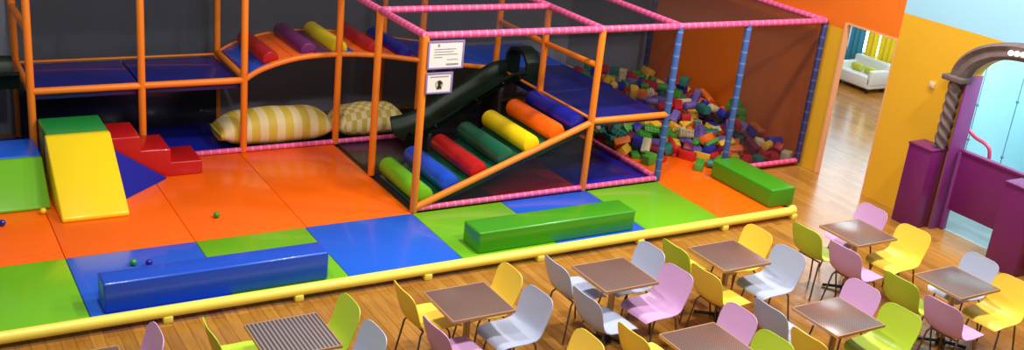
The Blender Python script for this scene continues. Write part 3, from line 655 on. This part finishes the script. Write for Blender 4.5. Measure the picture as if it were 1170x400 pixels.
BMAT = {n: mottled('toy_' + n + '_plastic', c, .45, .03) for n, c in BC.items()}
base_me = {k: finish(b_, BN[k][0], [M['paper']], True, 180 if k == 5 else 38) for k, b_ in BM.items()}
col_me = {}
rb_ = random.Random(11)
cn = list(BC)
for k, x, y, z, ex, ey, ez in BRICKS:
    c = rb_.choices(cn, [22, 18, 20, 12, 10, 10, 10, 6, 8])[0]
    if (k, c) not in col_me:
        me = base_me[k].copy(); me.materials[0] = BMAT[c]; col_me[(k, c)] = me
    o = bpy.data.objects.new(BN[k][0], col_me[(k, c)]); COL.objects.link(o); o.location = (x, y, z); o.rotation_euler = (ex, ey, ez)
    row = 'front edge' if y < 11.75 else 'lower slope' if y < 12.3 else 'upper slope' if y < 13.0 else 'rear top'
    sd = 'by the deck' if x < 9.6 else 'left of middle' if x < 10.2 else 'in the middle' if x < 10.7 else 'right of middle' if x < 11.25 else 'against the orange wall'
    tl = ' lying flat' if abs(math.sin(ex)) < .25 and abs(math.sin(ey)) < .25 else ' tilted' if z < .3 else ' tilted up high'
    tag(o, f'{c} {BN[k][1]}{tl}, {row} of toy heap, {sd}', 'toy brick', 'toy bricks heaped in the pit')
# the bulk of the heap underneath: hundreds more bricks nobody can tell apart
hb = bmesh.new(); rh = random.Random(4); hm = [BMAT[c] for c in cn]
for i in range(360):
    x, y = rh.uniform(9.2, 11.6), rh.uniform(11.0, 14.0)
    ed = 11.7 - (x - 9.1) * .45 if x < 11 else 10.75
    d = y - ed - .35
    if d < 0: continue
    top = min(.36, .40 * d) * (1 if x < 11.1 else max(.35, 1 - (x - 11.1)))
    if top < .1: continue
    box(hb, (x, y, .07 + rh.uniform(.3, .9) * max(0, top - .07)), (.22, .13, .1), mi=rh.randrange(len(cn)), rot=(rh.uniform(-.3, .3), rh.uniform(-.3, .3), rh.uniform(0, PI)))
o = obj('toy_brick_heap', hb, hm, smooth=False); tag(o, 'jumbled toy bricks filling the inside of the heap in the pit', 'toy bricks', None, 'stuff')

# ------------------------------------------------------------ café tables
def table(x, y, label, top):
    t = thing('cafe_table', label, 'table', (x, y, 0), 0, 'square cafe tables')
    tp = obj('tabletop', box(bmesh.new(), (0, 0, .708), (.60, .56, .022), .004, 2), M[top], t)
    rb = bmesh.new()
    for c, s in (((0, .282, .706), (.612, .012, .028)), ((0, -.282, .706), (.612, .012, .028)), ((.302, 0, .706), (.012, .56, .028)), ((-.302, 0, .706), (.012, .56, .028))): box(rb, c, s, .003, 2)
    obj('edging', rb, M['rim'], tp)
    b = bmesh.new(); box(b, (0, 0, .690), (.34, .34, .014), .004); obj('mounting_plate', b, M['iron'], t)
    obj('column', lathe(bmesh.new(), [(.032, .03), (.032, .66), (.05, .685)], 16), M['chrome'], t)
    obj('hub', lathe(bmesh.new(), [(.055, .012), (.055, .035), (.036, .06), (.034, .08)], 16), M['iron'], t)
    for k in range(4):
        a = PI / 4 + k * PI / 2; ca, sa = math.cos(a), math.sin(a); b = bmesh.new()
        sweep(b, [(.04 * ca, .04 * sa, .035), (.14 * ca, .14 * sa, .028), (.25 * ca, .25 * sa, .018)], .017, 8)
        obj('foot', b, M['iron'], t)
K = 'in the row along the kerb'
TB = [
    (1.10, 7.12, 'woven-top cafe table cut off by the bottom left corner of the photo', 'top_weave'),
    (2.67, 7.10, 'grey striped-top cafe table in front of the long blue bench block', 'top_stripe'),
    (4.28, 7.13, 'cafe table with fine woven top in front of the bare blue mat', 'top_weave'),
    (5.86, 7.14, 'woven-top cafe table in front of the long green bench block', 'top_weave'),
    (7.27, 7.11, 'brown woven-top cafe table in front of the orange mat and kerb end', 'top_weave'),
    (9.14, 7.10, 'golden brown cafe table nearest the doorway and its shiny floor', 'top_weave'),
    (9.17, 5.82, 'grey shiny cafe table nearest the purple gate', 'top_weave'),
    (7.36, 5.72, 'brown cafe table in the near row between a lilac and a lime chair', 'top_weave'),
    (5.84, 5.76, 'brown woven cafe table cut off by the bottom edge of the photo', 'top_weave'),
    (4.26, 5.72, 'cafe table mostly below the bottom edge beside a lone yellow chair', 'top_weave'),
]
for a in TB[:9]: table(*a)

# ------------------------------------------------------------ plastic shell chairs
PROF = [(.245, .412, .180, .0), (.235, .434, .205, .0), (.195, .446, .222, .008), (.10, .441, .232, .018), (.0, .431, .234, .024), (-.10, .430, .228, .030), (-.16, .446, .220, .038), (-.200, .487, .214, .040),
        (-.222, .540, .214, .038), (-.239, .602, .220, .036), (-.255, .668, .224, .032), (-.269, .728, .218, .028), (-.279, .768, .198, .022), (-.284, .790, .165, .014), (-.286, .800, .120, .008)]
def shell_mesh(colour):
    b = bmesh.new(); n = 12; rows = []
    for i, (x, z, w, c) in enumerate(PROF):
        q = PROF[min(i + 1, len(PROF) - 1)]; p = PROF[max(i - 1, 0)]
        tx, tz = q[0] - p[0], q[1] - p[1]; L = math.hypot(tx, tz); nx, nz = -tz / L * -1, tx / L * -1   # towards the sitter
        if nz < 0 and i < 6: nx, nz = -nx, -nz
        rows.append([b.verts.new((x + nx * c * abs(s) ** 2.5, w * s, z + nz * c * abs(s) ** 2.5)) for s in [2 * k / n - 1 for k in range(n + 1)]])
    for a, c in zip(rows, rows[1:]):
        for k in range(n): b.faces.new((a[k], a[k + 1], c[k + 1], c[k]))
    bmesh.ops.recalc_face_normals(b, faces=b.faces)
    bmesh.ops.solidify(b, geom=list(b.faces), thickness=.008)
    return finish(b, 'shell', [CH[colour]], True, 60)
SHELL = {c: shell_mesh(c) for c in CH}
def leg_bm(sx, sy):
    return sweep(bmesh.new(), [(sx * .11, sy * .15, .415), (sx * .14, sy * .165, .38), (sx * .205, sy * .20, .0)], .0095, 8)
def make_chair():
    t = thing('shell_chair', 'chair', 'chair', (0, 0, 0))
    s = bpy.data.objects.new('shell', SHELL['yellow']); COL.objects.link(s); s.parent = t
    for sx in (1, -1):
        for sy in (1, -1): obj('leg', leg_bm(sx, sy), M['steel'], t)
    for sx in (1, -1):
        obj('seat_bracket', sweep(bmesh.new(), [(sx * .11, -.15, .415), (sx * .11, .15, .415)], .0095, 8), M['steel'], t)
    return t
# x, y of the seat centre, turn, colour, where
CHAIRS = [
    (1.43, 7.38, 180, 'lilac', 'lilac plastic chair alone at the bottom left corner of the photo'),
    (2.33, 7.32, 0, 'lime', 'pale lime plastic chair left of the grey striped table'),
    (3.00, 7.33, 180, 'lime', 'lime plastic chair at the far right side of the grey striped table'),
    (3.01, 6.83, 182, 'grey', 'grey-blue plastic chair at the near right side of the grey striped table'),
    (4.03, 7.41, 0, 'yellow', 'yellow plastic chair left of the finely woven table by the blue mat'),
    (4.00, 6.76, 4, 'lilac', 'lilac plastic chair at the near left side of the table by the blue mat'),
    (4.62, 7.42, 178, 'yellow', 'yellow plastic chair at the far right of the table by the blue mat'),
    (4.62, 6.91, 184, 'grey', 'grey-blue plastic chair at the near right of the table by the blue mat'),
    (4.60, 6.10, 180, 'yellow', 'yellow plastic chair cut off at the middle of the bottom edge'),
    (5.62, 7.42, 0, 'grey', 'grey-blue plastic chair at the far left of the table before the green bench'),
    (5.52, 6.78, 2, 'grey', 'grey-blue plastic chair at the near left of the table before the green bench'),
    (6.23, 7.38, 180, 'grey', 'grey-blue plastic chair at the far right of the table before the green bench'),
    (6.16, 6.86, 184, 'lilac', 'lilac plastic chair at the near right of the table before the green bench'),
    (7.01, 7.36, 0, 'lime', 'lime plastic chair at the far left of the table before the orange mat'),
    (6.93, 6.80, 2, 'yellow', 'yellow plastic chair with its back to us at the table before the orange mat'),
    (7.66, 7.38, 178, 'yellow', 'yellow plastic chair by the kerb behind the table before the orange mat'),
    (7.61, 6.84, 184, 'grey', 'grey-blue plastic chair at the near right of the table before the orange mat'),
    (8.75, 7.26, 0, 'lime', 'lime plastic chair at the far left of the table nearest the doorway'),
    (8.77, 6.74, 2, 'lilac', 'lilac plastic chair at the near left of the table nearest the doorway'),
    (9.50, 7.44, 178, 'lilac', 'lilac plastic chair on the far side of the table nearest the doorway'),
    (9.47, 6.80, 184, 'yellow', 'yellow plastic chair at the near right of the table nearest the doorway'),
    (8.76, 5.98, 0, 'lime', 'lime plastic chair at the far left of the grey shiny table'),
    (8.73, 5.46, 2, 'lilac', 'lilac plastic chair with its back to us at the grey shiny table'),
    (9.56, 6.02, 178, 'grey', 'pale grey plastic chair between the grey shiny table and the purple gate'),
    (9.43, 5.50, 184, 'yellow', 'yellow plastic chair at the right edge by the grey shiny table'),
    (7.02, 6.00, 0, 'grey', 'grey plastic chair with its back to us at the near row brown table'),
    (6.96, 5.46, 2, 'yellow', 'yellow plastic chair at the bottom edge left of the near row brown table'),
    (7.74, 5.99, 180, 'lilac', 'lilac plastic chair at the far right of the near row brown table'),
    (7.69, 5.46, 184, 'lime', 'lime plastic chair at the near right of the near row brown table'),
    (5.52, 6.08, 2, 'yellow', 'yellow plastic chair left of the woven table cut off by the bottom edge'),
    (6.19, 6.02, 180, 'lilac', 'lilac plastic chair at the far right of the table cut off by the bottom edge'),
    (6.13, 5.50, 184, 'lime', 'lime plastic chair at the bottom edge right of the cut-off woven table'),
]
proto = make_chair()
for i, (x, y, rz, c, lb) in enumerate(CHAIRS):
    o = proto if i == 0 else clone(proto)
    o.location = (x, y, 0); o.rotation_euler = (0, 0, math.radians(rz)); tag(o, lb, 'chair', 'plastic shell chairs around the cafe tables')
    for ch in o.children:
        if ch.name.startswith('shell'): ch.data = SHELL[c]

# ------------------------------------------------------------ arch, gate and small things on the right-hand wall
arch = thing('stone_arch', 'grey-brown painted stone arch with a twisted column framing the light blue opening', 'arch', (WX, AY, 0))
b = bmesh.new(); ring = []
NB = 28
for i in range(NB + 1):
    a = PI * i / NB; c, s = math.cos(a), math.sin(a)
    ring.append([b.verts.new(p) for p in ((-.13, (AW - .01) * c, AZ + (AR - .01) * s), (-.16, (AW + .04) * c, AZ + (AR + .035) * s), (-.14, (AW + .12) * c, AZ + .01 + (AR + .10) * s), (-.17, (AW + .17) * c, AZ + .02 + (AR + .14) * s), (-.11, (AW + .22) * c, AZ + .02 + (AR + .175) * s), (-.002, (AW + .22) * c, AZ + .02 + (AR + .175) * s), (-.002, (AW - .01) * c, AZ + (AR - .01) * s))])
for p, q in zip(ring, ring[1:]):
    for k in range(7): b.faces.new((p[k], p[(k + 1) % 7], q[(k + 1) % 7], q[k]))
b.faces.new(ring[0]); b.faces.new(ring[-1][::-1])
obj('arch_band', b, M['stone'], arch)
for s in (1, -1):
    b = bmesh.new(); box(b, (-.11, s * (AW + .11), AZ + .0), (.22, .30, .07), .015, 3); obj('capital', b, M['stone'], arch)
    b = lathe(bmesh.new(), [(.076, .0 + .0095 * k) for k in range(97)], 28, 3, .17, 46 * s)
    obj('twisted_column', b, M['stone'], arch, (-.105, s * (AW + .11), AZ - .915))
    b = bmesh.new(); box(b, (.075, s * (AW - .012), (AZ + .05) / 2), (.30, .022, AZ + .05), .004); obj('reveal', b, M['jamb_purple'], arch)
for k, (y, z) in enumerate(((7.50, 2.548), (7.42, 2.56), (7.34, 2.57))):
    b = bmesh.new(); bmesh.ops.create_icosphere(b, subdivisions=2, radius=.035); obj('bulb', b, M['bulb'], arch, (-.165, y - AY, z - .02), angle=180)

def gate_post(x0, x1, y0, y1, h, label):
    t = thing('gate_post', label, 'post', ((x0 + x1) / 2, (y0 + y1) / 2, 0))
    obj('pillar_body', box(bmesh.new(), (0, 0, (h - .03) / 2), (x1 - x0, y1 - y0, h - .03), .01, 2), M['purple'], t)
    obj('cap', box(bmesh.new(), (0, 0, h - .015), (x1 - x0 + .02, y1 - y0 + .02, .03), .008, 2), M['purple'], t)
gate_post(11.48, 11.79, 8.10, 8.46, 1.10, 'square purple gate post standing against the yellow wall')
gate_post(11.48, 11.79, 6.60, 7.02, 1.10, 'square purple gate post cut off by the right edge of the photo')
t = thing('low_gate', 'low purple gate panel closing the arch with a gap beneath it', 'gate', (11.93, 7.25, 0))
obj('panel', box(bmesh.new(), (0, 0, .69), (.06, 1.52, .80), .012, 2), M['purple'], t)
obj('top_rail', box(bmesh.new(), (0, 0, 1.09), (.09, 1.52, .04), .01, 2), M['purple'], t)
for s in (1, -1):
    obj('stile', box(bmesh.new(), (-.01, s * .73, .55), (.08, .05, 1.08), .008, 2), M['jamb_purple'], t)
o = obj('handrail', sweep(bmesh.new(), [p - Vector((12.2, 7.9, 0)) for p in smoothstep([(12.2, 8.42, 1.62), (12.2, 8.2, 1.34), (12.2, 8.05, 1.24), (12.2, 7.87, 1.20), (12.2, 7.79, 1.13), (12.2, 7.765, .95), (12.19, 7.765, .70), (12.10, 7.765, .60), (11.965, 7.765, .58)], 5)], .025, 10), M['handrail'], None, (12.2, 7.9, 0))
tag(o, 'bent pink handrail in the light blue room behind the purple gate', 'handrail')
for y, zk, lb in ((8.66, (1.42, .92), 'thin grey cord hanging in the blue room nearest the twisted column'), (8.10, (1.64, .86), 'thin grey cord hanging in the blue room over the gate panel')):
    t = thing('hanging_cord', lb, 'cord', (13.0, y, 0))
    obj('line', sweep(bmesh.new(), [(0, 0, .02), (0, 0, 3.38)], .006, 6), M['cord'], t)
    for z in zk:
        b = bmesh.new(); bmesh.ops.create_icosphere(b, subdivisions=2, radius=.022); obj('bead', b, M['cord'], t, (0, 0, z))
t = thing('wall_switch', 'small pinkish white switch on the yellow wall', 'switch', (WX - .012, 8.56, 1.81))
obj('plate', box(bmesh.new(), (0, 0, 0), (.022, .085, .085), .006, 2), M['white'], t); obj('rocker', box(bmesh.new(), (-.013, 0, 0), (.008, .04, .045), .003, 2), M['white'], t)

# ------------------------------------------------------------ hall furnishings seen through the doorway
def curtain(y0, y1, z0, z1, mt, label):
    b = bmesh.new(); n = 28; rows = []
    for z in (z0, (z0 + z1) / 2, z1):
        rows.append([b.verts.new((.035 * math.sin(k / n * (y1 - y0) / .12 * 2 * PI), (k / n - .5) * (y1 - y0), z)) for k in range(n + 1)])
    for a, c in zip(rows, rows[1:]):
        for k in range(n): b.faces.new((a[k], a[k + 1], c[k + 1], c[k]))
    bmesh.ops.recalc_face_normals(b, faces=b.faces); bmesh.ops.solidify(b, geom=list(b.faces), thickness=.006)
    o = obj('curtain', b, M[mt], None, (16.85, (y0 + y1) / 2, 0), angle=180); tag(o, label, 'curtain', 'curtains at the hall window')
curtain(14.50, 14.85, .03, 1.35, 'teal', 'teal curtain farthest left in the hall doorway view')
curtain(13.99, 14.36, .03, 1.35, 'aqua', 'deeper blue curtain in the middle of the hall doorway view')
curtain(13.64, 13.93, .03, 1.35, 'lemon', 'lemon yellow curtain beside the blue curtain in the hall')
curtain(13.10, 13.58, .03, 1.35, 'lemon', 'lemon yellow curtain farthest right in the hall doorway view')
def settee(yc, w, label):
    t = thing('settee', label, 'sofa', (16.50, yc, 0))
    obj('seat', box(bmesh.new(), (0, 0, .20), (.55, w, .24), .04, 3), M['sofa'], t); obj('backrest', box(bmesh.new(), (.22, 0, .42), (.14, w, .30), .04, 3), M['sofa'], t)
    for s in (1, -1):
        obj('armrest', box(bmesh.new(), (0, s * (w / 2 - .04), .30), (.55, .10, .30), .03, 3), M['sofa'], t)
    for sx in (1, -1):
        for sy in (1, -1): obj('leg', box(bmesh.new(), (sx * .22, sy * (w / 2 - .08), .04), (.05, .05, .08)), M['iron'], t)
settee(13.55, .85, 'white sofa under the yellow curtains in the hall'); settee(14.75, .8, 'white sofa under the teal curtain at the doorway edge')
for dy in (-.2, .12):
    b = bmesh.new(); box(b, (0, 0, -.012), (.12, .26, .14), .05, 4); o = obj('throw_cushion', b, M['lime'], None, (16.44, 13.55 + dy, .405))
    tag(o, 'yellow-green cushion on the hall sofa, ' + ('nearer the doorway edge' if dy < 0 else 'nearer the blue curtain'), 'cushion', 'cushions on the hall sofa')
